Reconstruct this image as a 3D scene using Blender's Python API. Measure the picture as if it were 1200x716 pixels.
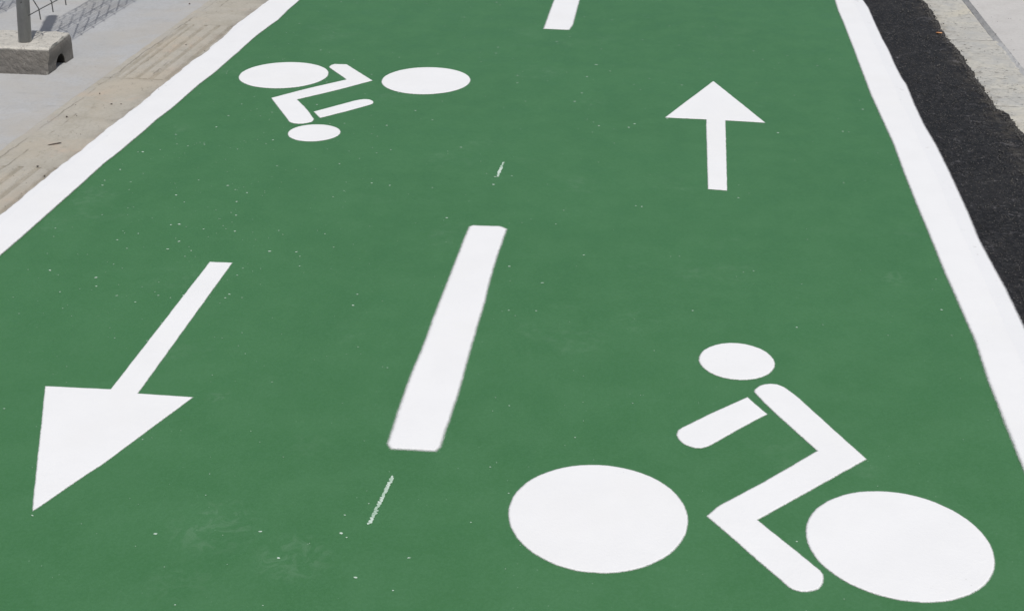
import bpy, bmesh, math, random
from mathutils import Vector, noise
from mathutils.geometry import tessellate_polygon
random.seed(7)
for o in list(bpy.data.objects): bpy.data.objects.remove(o)
S = bpy.context.scene
COL = S.collection

# ---------------------------------------------------------------- camera
cd = bpy.data.cameras.new('camera'); cam = bpy.data.objects.new('camera', cd); COL.objects.link(cam)
cam.location = (0, 0, 1.6058)
cam.rotation_euler = (math.pi/2 - 0.47142, 0, 0.125423)
cd.sensor_width = 36; cd.lens = 44.907; cd.clip_start = .05; cd.clip_end = 1000
S.camera = cam
S.render.resolution_x = 1024; S.render.resolution_y = 610

# ---------------------------------------------------------------- sky and sun
TO_SUN = Vector((.30, -.54, 1)).normalized()
W = bpy.data.worlds.new('World'); S.world = W; W.use_nodes = True
wn = W.node_tree; wn.nodes.clear()
sk = wn.nodes.new('ShaderNodeTexSky'); sk.sky_type = 'NISHITA'; sk.sun_disc = False
sk.sun_elevation = math.asin(TO_SUN.z); sk.sun_rotation = math.atan2(TO_SUN.x, TO_SUN.y)
sk.air_density = 1.0; sk.dust_density = 3.0; sk.ozone_density = 1.0
bg = wn.nodes.new('ShaderNodeBackground'); bg.inputs[1].default_value = .10
wo = wn.nodes.new('ShaderNodeOutputWorld')
wn.links.new(sk.outputs[0], bg.inputs[0]); wn.links.new(bg.outputs[0], wo.inputs[0])
sl = bpy.data.lights.new('sun', 'SUN'); sl.energy = 3.7; sl.angle = math.radians(.53); sl.color = (1, .975, .945)
sun = bpy.data.objects.new('sun', sl); COL.objects.link(sun)
sun.rotation_euler = TO_SUN.to_track_quat('Z', 'Y').to_euler(); sun.location = (3, -6, 9)
S.view_settings.view_transform = 'Standard'; S.view_settings.look = 'None'
S.view_settings.exposure = -.27; S.view_settings.gamma = 1

# outlines of the painted marks on the ground, in metres
WHEEL_A = [(0.091,2.182), (0.09,2.202), (0.087,2.222), (0.082,2.241), (0.074,2.26), (0.065,2.278), (0.054,2.295), (0.041,2.31), (0.026,2.324), (0.01,2.336), (-0.008,2.346), (-0.026,2.354), (-0.045,2.36), (-0.065,2.364), (-0.084,2.367), (-0.105,2.367), (-0.124,2.365), (-0.144,2.361), (-0.163,2.355), (-0.182,2.346), (-0.199,2.336), (-0.215,2.324), (-0.23,2.311), (-0.244,2.295), (-0.255,2.279), (-0.264,2.261), (-0.272,2.242), (-0.277,2.222), (-0.279,2.202), (-0.28,2.182), (-0.278,2.162), (-0.274,2.142), (-0.269,2.123), (-0.261,2.105), (-0.252,2.087), (-0.24,2.071), (-0.228,2.056), (-0.214,2.042), (-0.198,2.03), (-0.181,2.019), (-0.163,2.01), (-0.144,2.003), (-0.125,1.998), (-0.105,1.996), (-0.084,1.996), (-0.064,1.998), (-0.045,2.002), (-0.026,2.009), (-0.007,2.018), (0.01,2.028), (0.025,2.041), (0.04,2.055), (0.053,2.07), (0.064,2.087), (0.073,2.105), (0.08,2.123), (0.086,2.142), (0.089,2.162)]
WHEEL_B = [(0.697,2.164), (0.696,2.184), (0.692,2.204), (0.686,2.224), (0.678,2.242), (0.668,2.26), (0.656,2.276), (0.643,2.291), (0.627,2.304), (0.611,2.316), (0.593,2.326), (0.575,2.333), (0.555,2.339), (0.536,2.342), (0.516,2.343), (0.495,2.342), (0.476,2.339), (0.456,2.334), (0.437,2.326), (0.42,2.317), (0.403,2.305), (0.387,2.292), (0.374,2.277), (0.361,2.261), (0.351,2.243), (0.343,2.224), (0.337,2.205), (0.334,2.184), (0.333,2.164), (0.334,2.144), (0.338,2.123), (0.344,2.104), (0.352,2.085), (0.363,2.068), (0.375,2.052), (0.389,2.037), (0.404,2.024), (0.421,2.013), (0.438,2.004), (0.457,1.996), (0.476,1.991), (0.496,1.987), (0.516,1.986), (0.536,1.986), (0.555,1.989), (0.575,1.994), (0.594,2.001), (0.612,2.011), (0.629,2.022), (0.644,2.035), (0.658,2.05), (0.67,2.067), (0.68,2.085), (0.688,2.104), (0.693,2.123), (0.696,2.144)]
HEAD_A = [(0.307,2.879), (0.305,2.899), (0.298,2.918), (0.288,2.936), (0.274,2.951), (0.257,2.962), (0.238,2.97), (0.218,2.973), (0.198,2.972), (0.178,2.966), (0.161,2.956), (0.146,2.943), (0.133,2.927), (0.125,2.909), (0.12,2.889), (0.119,2.869), (0.123,2.849), (0.132,2.83), (0.144,2.814), (0.16,2.8), (0.178,2.791), (0.198,2.786), (0.218,2.785), (0.238,2.789), (0.257,2.796), (0.274,2.808), (0.288,2.822), (0.298,2.84), (0.305,2.859)]
WHEEL_C = [(-1.442,5.142), (-1.444,5.162), (-1.447,5.181), (-1.452,5.201), (-1.459,5.219), (-1.468,5.237), (-1.479,5.254), (-1.492,5.269), (-1.506,5.283), (-1.522,5.296), (-1.539,5.306), (-1.557,5.315), (-1.576,5.322), (-1.595,5.327), (-1.615,5.33), (-1.635,5.33), (-1.655,5.329), (-1.675,5.325), (-1.694,5.319), (-1.713,5.311), (-1.73,5.302), (-1.747,5.29), (-1.762,5.277), (-1.775,5.262), (-1.787,5.246), (-1.797,5.228), (-1.805,5.21), (-1.811,5.191), (-1.815,5.172), (-1.818,5.152), (-1.817,5.132), (-1.815,5.112), (-1.811,5.092), (-1.805,5.073), (-1.797,5.055), (-1.787,5.038), (-1.775,5.022), (-1.761,5.007), (-1.746,4.994), (-1.73,4.982), (-1.712,4.972), (-1.694,4.965), (-1.675,4.959), (-1.655,4.955), (-1.635,4.953), (-1.615,4.954), (-1.595,4.956), (-1.576,4.961), (-1.557,4.968), (-1.539,4.977), (-1.522,4.987), (-1.506,5.0), (-1.492,5.014), (-1.479,5.03), (-1.468,5.046), (-1.459,5.064), (-1.452,5.083), (-1.447,5.102), (-1.443,5.122)]
WHEEL_D = [(-0.828,5.14), (-0.829,5.16), (-0.832,5.18), (-0.838,5.199), (-0.845,5.218), (-0.854,5.236), (-0.865,5.252), (-0.878,5.268), (-0.892,5.282), (-0.908,5.295), (-0.925,5.306), (-0.943,5.315), (-0.963,5.322), (-0.983,5.326), (-1.003,5.329), (-1.023,5.329), (-1.044,5.327), (-1.064,5.322), (-1.083,5.316), (-1.102,5.307), (-1.119,5.296), (-1.135,5.283), (-1.15,5.269), (-1.163,5.253), (-1.173,5.236), (-1.183,5.218), (-1.19,5.199), (-1.195,5.18), (-1.198,5.16), (-1.198,5.14), (-1.197,5.12), (-1.194,5.1), (-1.189,5.081), (-1.181,5.062), (-1.172,5.044), (-1.161,5.027), (-1.149,5.012), (-1.134,4.997), (-1.118,4.985), (-1.101,4.974), (-1.083,4.965), (-1.064,4.958), (-1.044,4.953), (-1.023,4.951), (-1.003,4.95), (-0.982,4.953), (-0.962,4.957), (-0.943,4.964), (-0.925,4.973), (-0.907,4.983), (-0.891,4.996), (-0.877,5.01), (-0.864,5.026), (-0.853,5.043), (-0.844,5.061), (-0.837,5.08), (-0.832,5.1), (-0.829,5.12)]
HEAD_B = [(-1.211,4.437), (-1.213,4.457), (-1.22,4.476), (-1.23,4.493), (-1.244,4.507), (-1.261,4.518), (-1.279,4.526), (-1.298,4.53), (-1.317,4.53), (-1.337,4.527), (-1.355,4.52), (-1.372,4.509), (-1.386,4.494), (-1.397,4.476), (-1.403,4.457), (-1.405,4.437), (-1.402,4.417), (-1.395,4.398), (-1.385,4.38), (-1.371,4.366), (-1.355,4.354), (-1.337,4.346), (-1.317,4.343), (-1.298,4.343), (-1.278,4.347), (-1.26,4.355), (-1.244,4.366), (-1.23,4.381), (-1.22,4.398), (-1.213,4.417)]
ARM_A = [(0.233,2.7), (0.241,2.686), (0.249,2.672), (0.258,2.658), (0.266,2.644), (0.275,2.63), (0.263,2.617), (0.251,2.605), (0.239,2.592), (0.228,2.579), (0.216,2.567), (0.204,2.554), (0.193,2.541), (0.182,2.528), (0.171,2.515), (0.16,2.502), (0.149,2.489), (0.138,2.477), (0.122,2.466), (0.108,2.465), (0.096,2.469), (0.084,2.477), (0.075,2.489), (0.07,2.5), (0.067,2.512), (0.068,2.523), (0.071,2.534), (0.079,2.545), (0.089,2.555), (0.099,2.565), (0.111,2.579), (0.124,2.592), (0.136,2.606), (0.149,2.619), (0.163,2.633), (0.177,2.646), (0.191,2.66), (0.205,2.673), (0.219,2.687)]
BODY_A = [(0.253,2.729), (0.254,2.74), (0.26,2.75), (0.267,2.76), (0.277,2.768), (0.292,2.773), (0.308,2.772), (0.323,2.761), (0.334,2.745), (0.346,2.728), (0.356,2.711), (0.364,2.695), (0.373,2.678), (0.381,2.662), (0.39,2.645), (0.399,2.629), (0.407,2.613), (0.416,2.596), (0.424,2.58), (0.433,2.564), (0.442,2.547), (0.45,2.531), (0.459,2.515), (0.468,2.498), (0.477,2.482), (0.485,2.466), (0.472,2.452), (0.459,2.439), (0.446,2.425), (0.432,2.412), (0.419,2.398), (0.406,2.384), (0.393,2.371), (0.379,2.357), (0.366,2.344), (0.353,2.33), (0.34,2.317), (0.326,2.303), (0.313,2.29), (0.3,2.276), (0.286,2.262), (0.273,2.249), (0.26,2.235), (0.247,2.222), (0.233,2.208), (0.242,2.196), (0.251,2.184), (0.26,2.172), (0.271,2.158), (0.282,2.143), (0.293,2.129), (0.305,2.114), (0.316,2.099), (0.327,2.085), (0.338,2.07), (0.349,2.056), (0.353,2.045), (0.353,2.033), (0.351,2.021), (0.347,2.01), (0.341,2.001), (0.332,1.995), (0.32,1.99), (0.307,1.989), (0.296,1.992), (0.287,1.999), (0.276,2.015), (0.264,2.031), (0.252,2.047), (0.24,2.063), (0.228,2.079), (0.216,2.095), (0.204,2.112), (0.193,2.128), (0.181,2.144), (0.169,2.16), (0.157,2.176), (0.145,2.192), (0.133,2.208), (0.142,2.222), (0.151,2.237), (0.161,2.25), (0.175,2.264), (0.188,2.277), (0.202,2.291), (0.215,2.305), (0.229,2.319), (0.242,2.332), (0.256,2.346), (0.268,2.36), (0.281,2.374), (0.294,2.388), (0.307,2.402), (0.32,2.416), (0.332,2.43), (0.345,2.444), (0.358,2.458), (0.37,2.472), (0.383,2.486), (0.374,2.502), (0.364,2.519), (0.355,2.536), (0.345,2.552), (0.336,2.569), (0.327,2.585), (0.318,2.601), (0.308,2.618), (0.299,2.634), (0.291,2.65), (0.282,2.667), (0.274,2.682), (0.267,2.698), (0.26,2.713)]
BODY_B = [(-1.463,5.274), (-1.467,5.29), (-1.464,5.308), (-1.454,5.325), (-1.437,5.325), (-1.419,5.326), (-1.402,5.326), (-1.39,5.31), (-1.378,5.295), (-1.367,5.279), (-1.355,5.264), (-1.343,5.248), (-1.332,5.233), (-1.32,5.217), (-1.308,5.202), (-1.297,5.186), (-1.285,5.171), (-1.273,5.155), (-1.262,5.14), (-1.25,5.124), (-1.238,5.109), (-1.25,5.093), (-1.263,5.078), (-1.275,5.063), (-1.287,5.047), (-1.299,5.032), (-1.311,5.017), (-1.323,5.001), (-1.336,4.986), (-1.348,4.971), (-1.361,4.956), (-1.373,4.942), (-1.385,4.929), (-1.397,4.915), (-1.409,4.902), (-1.422,4.888), (-1.434,4.875), (-1.447,4.861), (-1.459,4.848), (-1.471,4.834), (-1.484,4.821), (-1.474,4.805), (-1.464,4.789), (-1.454,4.773), (-1.444,4.757), (-1.434,4.742), (-1.424,4.725), (-1.415,4.709), (-1.405,4.693), (-1.396,4.676), (-1.387,4.659), (-1.379,4.642), (-1.37,4.625), (-1.361,4.608), (-1.352,4.591), (-1.35,4.575), (-1.352,4.557), (-1.366,4.543), (-1.382,4.533), (-1.397,4.531), (-1.413,4.534), (-1.427,4.542), (-1.437,4.554), (-1.446,4.571), (-1.456,4.588), (-1.465,4.605), (-1.475,4.622), (-1.484,4.639), (-1.494,4.656), (-1.503,4.673), (-1.513,4.69), (-1.522,4.707), (-1.532,4.724), (-1.541,4.741), (-1.551,4.758), (-1.56,4.775), (-1.57,4.792), (-1.579,4.809), (-1.589,4.826), (-1.577,4.84), (-1.566,4.854), (-1.555,4.869), (-1.544,4.883), (-1.532,4.898), (-1.521,4.912), (-1.51,4.926), (-1.498,4.941), (-1.487,4.955), (-1.475,4.969), (-1.462,4.983), (-1.45,4.997), (-1.437,5.011), (-1.424,5.025), (-1.411,5.039), (-1.398,5.053), (-1.385,5.067), (-1.372,5.081), (-1.359,5.095), (-1.346,5.109), (-1.357,5.124), (-1.367,5.139), (-1.378,5.155), (-1.389,5.17), (-1.4,5.186), (-1.411,5.201), (-1.422,5.216), (-1.432,5.23), (-1.443,5.245), (-1.453,5.259)]
ARM_B = [(-1.373,4.678), (-1.364,4.665), (-1.356,4.651), (-1.347,4.637), (-1.339,4.623), (-1.33,4.61), (-1.318,4.623), (-1.305,4.637), (-1.293,4.651), (-1.281,4.665), (-1.269,4.678), (-1.256,4.692), (-1.244,4.706), (-1.232,4.721), (-1.221,4.735), (-1.209,4.75), (-1.197,4.764), (-1.186,4.779), (-1.174,4.794), (-1.168,4.809), (-1.17,4.825), (-1.178,4.842), (-1.192,4.854), (-1.204,4.857), (-1.216,4.855), (-1.233,4.845), (-1.248,4.831), (-1.26,4.815), (-1.273,4.8), (-1.285,4.785), (-1.298,4.77), (-1.31,4.755), (-1.323,4.739), (-1.335,4.724), (-1.348,4.709), (-1.36,4.694)]
ARROW_A = [(0.188,5.276), (0.181,5.258), (0.174,5.24), (0.167,5.221), (0.16,5.203), (0.153,5.185), (0.146,5.166), (0.139,5.148), (0.132,5.13), (0.125,5.111), (0.118,5.093), (0.111,5.075), (0.103,5.056), (0.096,5.038), (0.089,5.02), (0.082,5.001), (0.075,4.983), (0.068,4.965), (0.061,4.946), (0.054,4.928), (0.047,4.91), (0.04,4.891), (0.033,4.873), (0.026,4.854), (0.019,4.836), (0.012,4.818), (0.005,4.799), (-0.002,4.781), (0.018,4.781), (0.037,4.78), (0.057,4.78), (0.077,4.78), (0.096,4.779), (0.116,4.779), (0.136,4.779), (0.156,4.778), (0.156,4.759), (0.156,4.739), (0.155,4.719), (0.155,4.7), (0.155,4.68), (0.155,4.661), (0.155,4.641), (0.155,4.621), (0.155,4.602), (0.155,4.582), (0.155,4.562), (0.155,4.543), (0.155,4.523), (0.155,4.503), (0.155,4.484), (0.155,4.464), (0.155,4.444), (0.155,4.425), (0.155,4.405), (0.155,4.386), (0.155,4.366), (0.155,4.346), (0.155,4.327), (0.155,4.307), (0.155,4.287), (0.155,4.268), (0.155,4.248), (0.155,4.228), (0.155,4.209), (0.155,4.189), (0.155,4.169), (0.155,4.15), (0.155,4.13), (0.155,4.11), (0.155,4.091), (0.155,4.071), (0.155,4.052), (0.175,4.05), (0.195,4.049), (0.214,4.047), (0.215,4.067), (0.215,4.087), (0.215,4.106), (0.215,4.126), (0.216,4.146), (0.216,4.166), (0.216,4.185), (0.216,4.205), (0.217,4.225), (0.217,4.244), (0.217,4.264), (0.218,4.284), (0.218,4.303), (0.218,4.323), (0.218,4.343), (0.219,4.362), (0.219,4.382), (0.219,4.402), (0.22,4.421), (0.22,4.441), (0.22,4.461), (0.22,4.481), (0.221,4.5), (0.221,4.52), (0.221,4.54), (0.222,4.559), (0.222,4.579), (0.222,4.599), (0.222,4.618), (0.223,4.638), (0.223,4.658), (0.223,4.677), (0.223,4.697), (0.224,4.717), (0.224,4.736), (0.224,4.756), (0.225,4.776), (0.243,4.775), (0.262,4.774), (0.281,4.773), (0.3,4.772), (0.319,4.771), (0.337,4.77), (0.356,4.768), (0.375,4.767), (0.368,4.786), (0.362,4.804), (0.355,4.822), (0.348,4.84), (0.342,4.858), (0.335,4.876), (0.328,4.895), (0.322,4.913), (0.315,4.931), (0.308,4.949), (0.302,4.967), (0.295,4.986), (0.288,5.004), (0.281,5.022), (0.275,5.04), (0.268,5.058), (0.261,5.076), (0.255,5.095), (0.248,5.113), (0.241,5.131), (0.235,5.149), (0.228,5.167), (0.221,5.185), (0.215,5.204), (0.208,5.222), (0.201,5.24), (0.195,5.258)]
ARROW_B = [(-1.313,3.283), (-1.297,3.283), (-1.281,3.284), (-1.265,3.285), (-1.249,3.285), (-1.249,3.265), (-1.248,3.245), (-1.248,3.226), (-1.248,3.206), (-1.248,3.186), (-1.247,3.166), (-1.247,3.147), (-1.247,3.127), (-1.247,3.107), (-1.246,3.087), (-1.246,3.067), (-1.246,3.048), (-1.245,3.028), (-1.245,3.008), (-1.245,2.988), (-1.245,2.969), (-1.244,2.949), (-1.244,2.929), (-1.244,2.909), (-1.244,2.889), (-1.243,2.87), (-1.243,2.85), (-1.243,2.83), (-1.242,2.81), (-1.242,2.791), (-1.242,2.771), (-1.242,2.751), (-1.241,2.731), (-1.241,2.711), (-1.241,2.692), (-1.241,2.672), (-1.24,2.652), (-1.24,2.632), (-1.24,2.613), (-1.239,2.593), (-1.239,2.573), (-1.239,2.553), (-1.239,2.533), (-1.219,2.533), (-1.199,2.533), (-1.179,2.533), (-1.159,2.533), (-1.14,2.533), (-1.12,2.533), (-1.1,2.533), (-1.106,2.515), (-1.112,2.497), (-1.118,2.478), (-1.124,2.46), (-1.13,2.442), (-1.136,2.424), (-1.142,2.406), (-1.148,2.388), (-1.154,2.37), (-1.16,2.352), (-1.166,2.334), (-1.172,2.316), (-1.178,2.298), (-1.184,2.279), (-1.19,2.261), (-1.196,2.243), (-1.201,2.229), (-1.208,2.214), (-1.214,2.2), (-1.22,2.185), (-1.227,2.169), (-1.233,2.152), (-1.24,2.135), (-1.246,2.119), (-1.252,2.102), (-1.259,2.085), (-1.265,2.069), (-1.272,2.052), (-1.279,2.07), (-1.287,2.088), (-1.294,2.106), (-1.302,2.124), (-1.309,2.142), (-1.316,2.16), (-1.324,2.178), (-1.331,2.196), (-1.339,2.214), (-1.346,2.232), (-1.354,2.25), (-1.361,2.268), (-1.368,2.286), (-1.376,2.304), (-1.383,2.322), (-1.391,2.34), (-1.398,2.358), (-1.405,2.376), (-1.413,2.394), (-1.42,2.412), (-1.428,2.43), (-1.435,2.448), (-1.443,2.466), (-1.45,2.484), (-1.457,2.502), (-1.465,2.52), (-1.472,2.538), (-1.454,2.539), (-1.436,2.54), (-1.417,2.54), (-1.399,2.541), (-1.381,2.541), (-1.363,2.542), (-1.344,2.543), (-1.326,2.543), (-1.308,2.544), (-1.308,2.564), (-1.308,2.584), (-1.308,2.604), (-1.308,2.624), (-1.308,2.644), (-1.309,2.664), (-1.309,2.684), (-1.309,2.704), (-1.309,2.724), (-1.309,2.744), (-1.309,2.764), (-1.309,2.784), (-1.31,2.804), (-1.31,2.824), (-1.31,2.844), (-1.31,2.863), (-1.31,2.883), (-1.31,2.903), (-1.31,2.923), (-1.31,2.943), (-1.311,2.963), (-1.311,2.983), (-1.311,3.003), (-1.311,3.023), (-1.311,3.043), (-1.311,3.063), (-1.311,3.083), (-1.312,3.103), (-1.312,3.123), (-1.312,3.143), (-1.312,3.163), (-1.312,3.183), (-1.312,3.203), (-1.312,3.223), (-1.312,3.243), (-1.313,3.263)]
DASH_A = [(-0.589,3.637), (-0.581,3.646), (-0.562,3.646), (-0.542,3.647), (-0.522,3.648), (-0.502,3.649), (-0.491,3.643), (-0.48,3.633), (-0.48,3.613), (-0.48,3.593), (-0.481,3.574), (-0.481,3.554), (-0.481,3.534), (-0.481,3.515), (-0.482,3.495), (-0.482,3.475), (-0.482,3.455), (-0.482,3.436), (-0.482,3.416), (-0.482,3.396), (-0.482,3.376), (-0.482,3.356), (-0.482,3.337), (-0.481,3.317), (-0.481,3.297), (-0.481,3.277), (-0.48,3.257), (-0.48,3.238), (-0.479,3.218), (-0.479,3.199), (-0.478,3.179), (-0.477,3.16), (-0.476,3.14), (-0.476,3.121), (-0.476,3.101), (-0.475,3.081), (-0.475,3.061), (-0.475,3.041), (-0.475,3.021), (-0.475,3.002), (-0.475,2.982), (-0.475,2.962), (-0.474,2.942), (-0.474,2.922), (-0.474,2.903), (-0.474,2.884), (-0.473,2.865), (-0.473,2.846), (-0.473,2.827), (-0.472,2.808), (-0.472,2.789), (-0.472,2.771), (-0.471,2.752), (-0.471,2.733), (-0.47,2.714), (-0.47,2.695), (-0.47,2.676), (-0.469,2.657), (-0.469,2.638), (-0.469,2.62), (-0.469,2.602), (-0.47,2.583), (-0.47,2.565), (-0.47,2.546), (-0.47,2.528), (-0.47,2.508), (-0.47,2.489), (-0.471,2.47), (-0.471,2.451), (-0.471,2.432), (-0.471,2.413), (-0.471,2.394), (-0.477,2.381), (-0.496,2.38), (-0.515,2.38), (-0.534,2.379), (-0.553,2.379), (-0.572,2.378), (-0.578,2.386), (-0.583,2.396), (-0.583,2.415), (-0.584,2.434), (-0.584,2.453), (-0.585,2.472), (-0.585,2.492), (-0.586,2.511), (-0.587,2.53), (-0.587,2.549), (-0.588,2.568), (-0.588,2.587), (-0.589,2.607), (-0.589,2.626), (-0.59,2.645), (-0.59,2.664), (-0.59,2.683), (-0.59,2.702), (-0.59,2.722), (-0.59,2.742), (-0.59,2.762), (-0.589,2.782), (-0.589,2.802), (-0.588,2.821), (-0.588,2.841), (-0.588,2.861), (-0.588,2.88), (-0.588,2.899), (-0.588,2.918), (-0.589,2.936), (-0.589,2.955), (-0.589,2.974), (-0.59,2.993), (-0.59,3.012), (-0.59,3.031), (-0.59,3.049), (-0.59,3.067), (-0.59,3.085), (-0.59,3.104), (-0.59,3.122), (-0.59,3.14), (-0.59,3.158), (-0.59,3.177), (-0.59,3.195), (-0.59,3.213), (-0.59,3.232), (-0.59,3.251), (-0.59,3.27), (-0.59,3.289), (-0.59,3.309), (-0.59,3.328), (-0.59,3.347), (-0.59,3.366), (-0.59,3.386), (-0.59,3.405), (-0.59,3.424), (-0.59,3.443), (-0.59,3.463), (-0.59,3.482), (-0.59,3.501), (-0.59,3.521), (-0.59,3.54), (-0.59,3.559), (-0.589,3.579), (-0.589,3.598), (-0.589,3.617)]
DASH_B = [(-0.607,7.25), (-0.607,7.231), (-0.607,7.211), (-0.607,7.192), (-0.607,7.172), (-0.607,7.153), (-0.607,7.134), (-0.607,7.114), (-0.607,7.095), (-0.607,7.075), (-0.607,7.056), (-0.607,7.037), (-0.607,7.017), (-0.608,6.998), (-0.608,6.978), (-0.608,6.959), (-0.608,6.94), (-0.608,6.92), (-0.608,6.901), (-0.608,6.881), (-0.608,6.862), (-0.608,6.843), (-0.608,6.823), (-0.608,6.804), (-0.608,6.784), (-0.608,6.765), (-0.608,6.746), (-0.608,6.726), (-0.608,6.707), (-0.608,6.687), (-0.607,6.668), (-0.607,6.649), (-0.607,6.629), (-0.607,6.61), (-0.607,6.59), (-0.607,6.57), (-0.607,6.55), (-0.607,6.53), (-0.607,6.51), (-0.607,6.49), (-0.606,6.47), (-0.606,6.45), (-0.606,6.431), (-0.606,6.411), (-0.606,6.391), (-0.606,6.371), (-0.605,6.351), (-0.605,6.331), (-0.605,6.311), (-0.605,6.291), (-0.605,6.271), (-0.605,6.251), (-0.604,6.231), (-0.604,6.211), (-0.604,6.191), (-0.604,6.172), (-0.604,6.152), (-0.603,6.132), (-0.603,6.112), (-0.603,6.092), (-0.603,6.072), (-0.603,6.052), (-0.603,6.032), (-0.584,6.031), (-0.565,6.031), (-0.546,6.03), (-0.527,6.029), (-0.508,6.028), (-0.489,6.028), (-0.487,6.047), (-0.485,6.067), (-0.483,6.087), (-0.481,6.107), (-0.48,6.127), (-0.48,6.147), (-0.48,6.167), (-0.481,6.187), (-0.481,6.207), (-0.481,6.227), (-0.481,6.246), (-0.482,6.266), (-0.482,6.286), (-0.482,6.306), (-0.482,6.326), (-0.483,6.346), (-0.483,6.366), (-0.483,6.386), (-0.484,6.406), (-0.484,6.426), (-0.484,6.446), (-0.484,6.466), (-0.485,6.486), (-0.485,6.506), (-0.485,6.525), (-0.485,6.545), (-0.485,6.565), (-0.486,6.585), (-0.486,6.605), (-0.486,6.625), (-0.486,6.645), (-0.486,6.664), (-0.486,6.684), (-0.486,6.703), (-0.486,6.723), (-0.486,6.742), (-0.486,6.762), (-0.486,6.781), (-0.486,6.801), (-0.486,6.82), (-0.486,6.84), (-0.486,6.859), (-0.486,6.879), (-0.486,6.899), (-0.486,6.918), (-0.486,6.938), (-0.486,6.957), (-0.486,6.977), (-0.486,6.996), (-0.486,7.016), (-0.486,7.035), (-0.486,7.055), (-0.486,7.074), (-0.486,7.094), (-0.486,7.113), (-0.486,7.133), (-0.486,7.152), (-0.486,7.172), (-0.486,7.191), (-0.486,7.211), (-0.486,7.23), (-0.486,7.25), (-0.503,7.25), (-0.521,7.25), (-0.538,7.25), (-0.555,7.25), (-0.573,7.25), (-0.59,7.25)]
LEFT_IN = [(-1.952,3.251), (-1.952,3.389), (-1.953,3.589), (-1.955,3.808), (-1.959,4.015), (-1.954,4.125), (-1.95,4.345), (-1.952,4.506), (-1.944,4.636), (-1.945,4.837), (-1.944,4.965), (-1.935,5.111), (-1.935,5.415), (-1.936,5.738), (-1.919,6.029), (-1.925,6.217), (-1.923,6.444)]
LEFT_OUT = [(-2.094,3.53), (-2.093,3.642), (-2.092,3.76), (-2.094,3.852), (-2.097,3.989), (-2.09,4.113), (-2.094,4.3), (-2.089,4.466), (-2.084,4.619), (-2.082,4.784), (-2.088,4.844), (-2.084,5.013), (-2.084,5.128), (-2.087,5.282), (-2.07,5.437), (-2.08,5.515), (-2.079,5.678), (-2.086,5.806), (-2.091,5.928), (-2.084,6.055), (-2.077,6.425)]
RIGHT_IN = [(0.831,2.487), (0.831,2.674), (0.832,2.855), (0.84,3.057), (0.837,3.28), (0.834,3.503), (0.834,3.646), (0.833,3.933), (0.834,4.31), (0.838,4.582), (0.834,4.817), (0.828,5.153), (0.83,5.467), (0.833,5.784), (0.834,6.056), (0.836,6.313), (0.834,6.544), (0.839,6.792)]
RIGHT_OUT = [(0.974,3.133), (0.975,3.394), (0.97,3.614), (0.968,3.734), (0.974,3.939), (0.977,4.124), (0.98,4.345), (0.979,4.587), (0.972,4.8), (0.973,5.038), (0.98,5.329), (0.974,5.444), (0.973,5.631), (0.977,5.837), (0.974,6.036), (0.976,6.373), (0.98,6.629), (0.972,6.809)]
KERB_EDGE = [(1.33,4.747), (1.32,4.844), (1.321,4.966), (1.291,5.057), (1.293,5.178), (1.293,5.315), (1.289,5.459), (1.295,5.663), (1.297,5.853), (1.284,5.994), (1.28,6.173), (1.286,6.331), (1.293,6.651), (1.282,6.848)]
SPOTS = [(-0.458,1.995), (-0.987,2.006), (-1.178,3.535), (-1.642,3.876), (-1.88,3.83), (-0.675,3.7), (-0.316,5.46), (-0.525,5.81), (-0.569,4.003), (-1.648,3.456), (0.642,5.568), (0.663,4.702), (-0.902,6.517), (-1.266,2.035), (-1.581,3.088), (-1.499,3.038), (-0.611,2.056), (-0.777,2.041), (-0.619,2.117), (-0.55,1.922), (-0.869,1.801), (-0.716,1.962), (-0.118,4.692)]
STROKE_A = [(-0.549,2.267), (-0.54,2.258), (-0.546,2.19), (-0.548,2.123), (-0.549,2.099), (-0.561,2.095), (-0.561,2.158), (-0.558,2.22)]
STROKE_B = [(-0.562,4.218), (-0.554,4.215), (-0.553,4.151), (-0.551,4.086), (-0.565,4.08), (-0.567,4.141)]
SCUFFS = [(-0.876,2.049), (-0.688,1.968), (-1.824,4.427), (-1.876,5.173), (0.683,3.43), (-0.051,3.07), (-1.226,2.746), (-0.301,4.932), (-1.041,2.55), (-0.883,1.869), (-0.768,2.369)]
GRIT = [(-2.31, 4.497), (-2.302, 4.793), (-2.2, 4.671), (-2.163, 4.676), (-2.09, 4.854), (-2.114, 3.889), (-2.178, 3.972), (-2.055, 3.458), (-2.08, 4.867), (-2.461, 6.285), (-2.089, 5.454), (-2.208, 5.539), (-2.067, 3.894)]
SCRAP = [(1.253, 6.154)]
TWIG = [(-2.219, 4.196)]
# ---------------------------------------------------------------- helpers
def tag(o, label=None, cat=None, group=None, kind=None):
    if label: o['label'] = label
    if cat: o['category'] = cat
    if group: o['group'] = group
    if kind: o['kind'] = kind
    return o
def empty(name, loc, rz=0):
    o = bpy.data.objects.new(name, None); o.empty_display_size = .1
    COL.objects.link(o); o.location = loc; o.rotation_euler = (0, 0, rz); return o
def link(name, me, mat=None, parent=None, loc=None):
    o = bpy.data.objects.new(name, me); COL.objects.link(o)
    if mat is not None and not me.materials: me.materials.append(mat)
    if parent is not None: o.parent = parent
    if loc is not None: o.location = loc
    return o
def mesh(name, vs, fs, smooth=False):
    me = bpy.data.meshes.new(name); me.from_pydata([tuple(v) for v in vs], [], fs); me.update()
    if smooth:
        for p in me.polygons: p.use_smooth = True
    return me
def nz(x, y, z=0, s=1): return noise.noise(Vector((x*s, y*s, z*s)))

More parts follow.
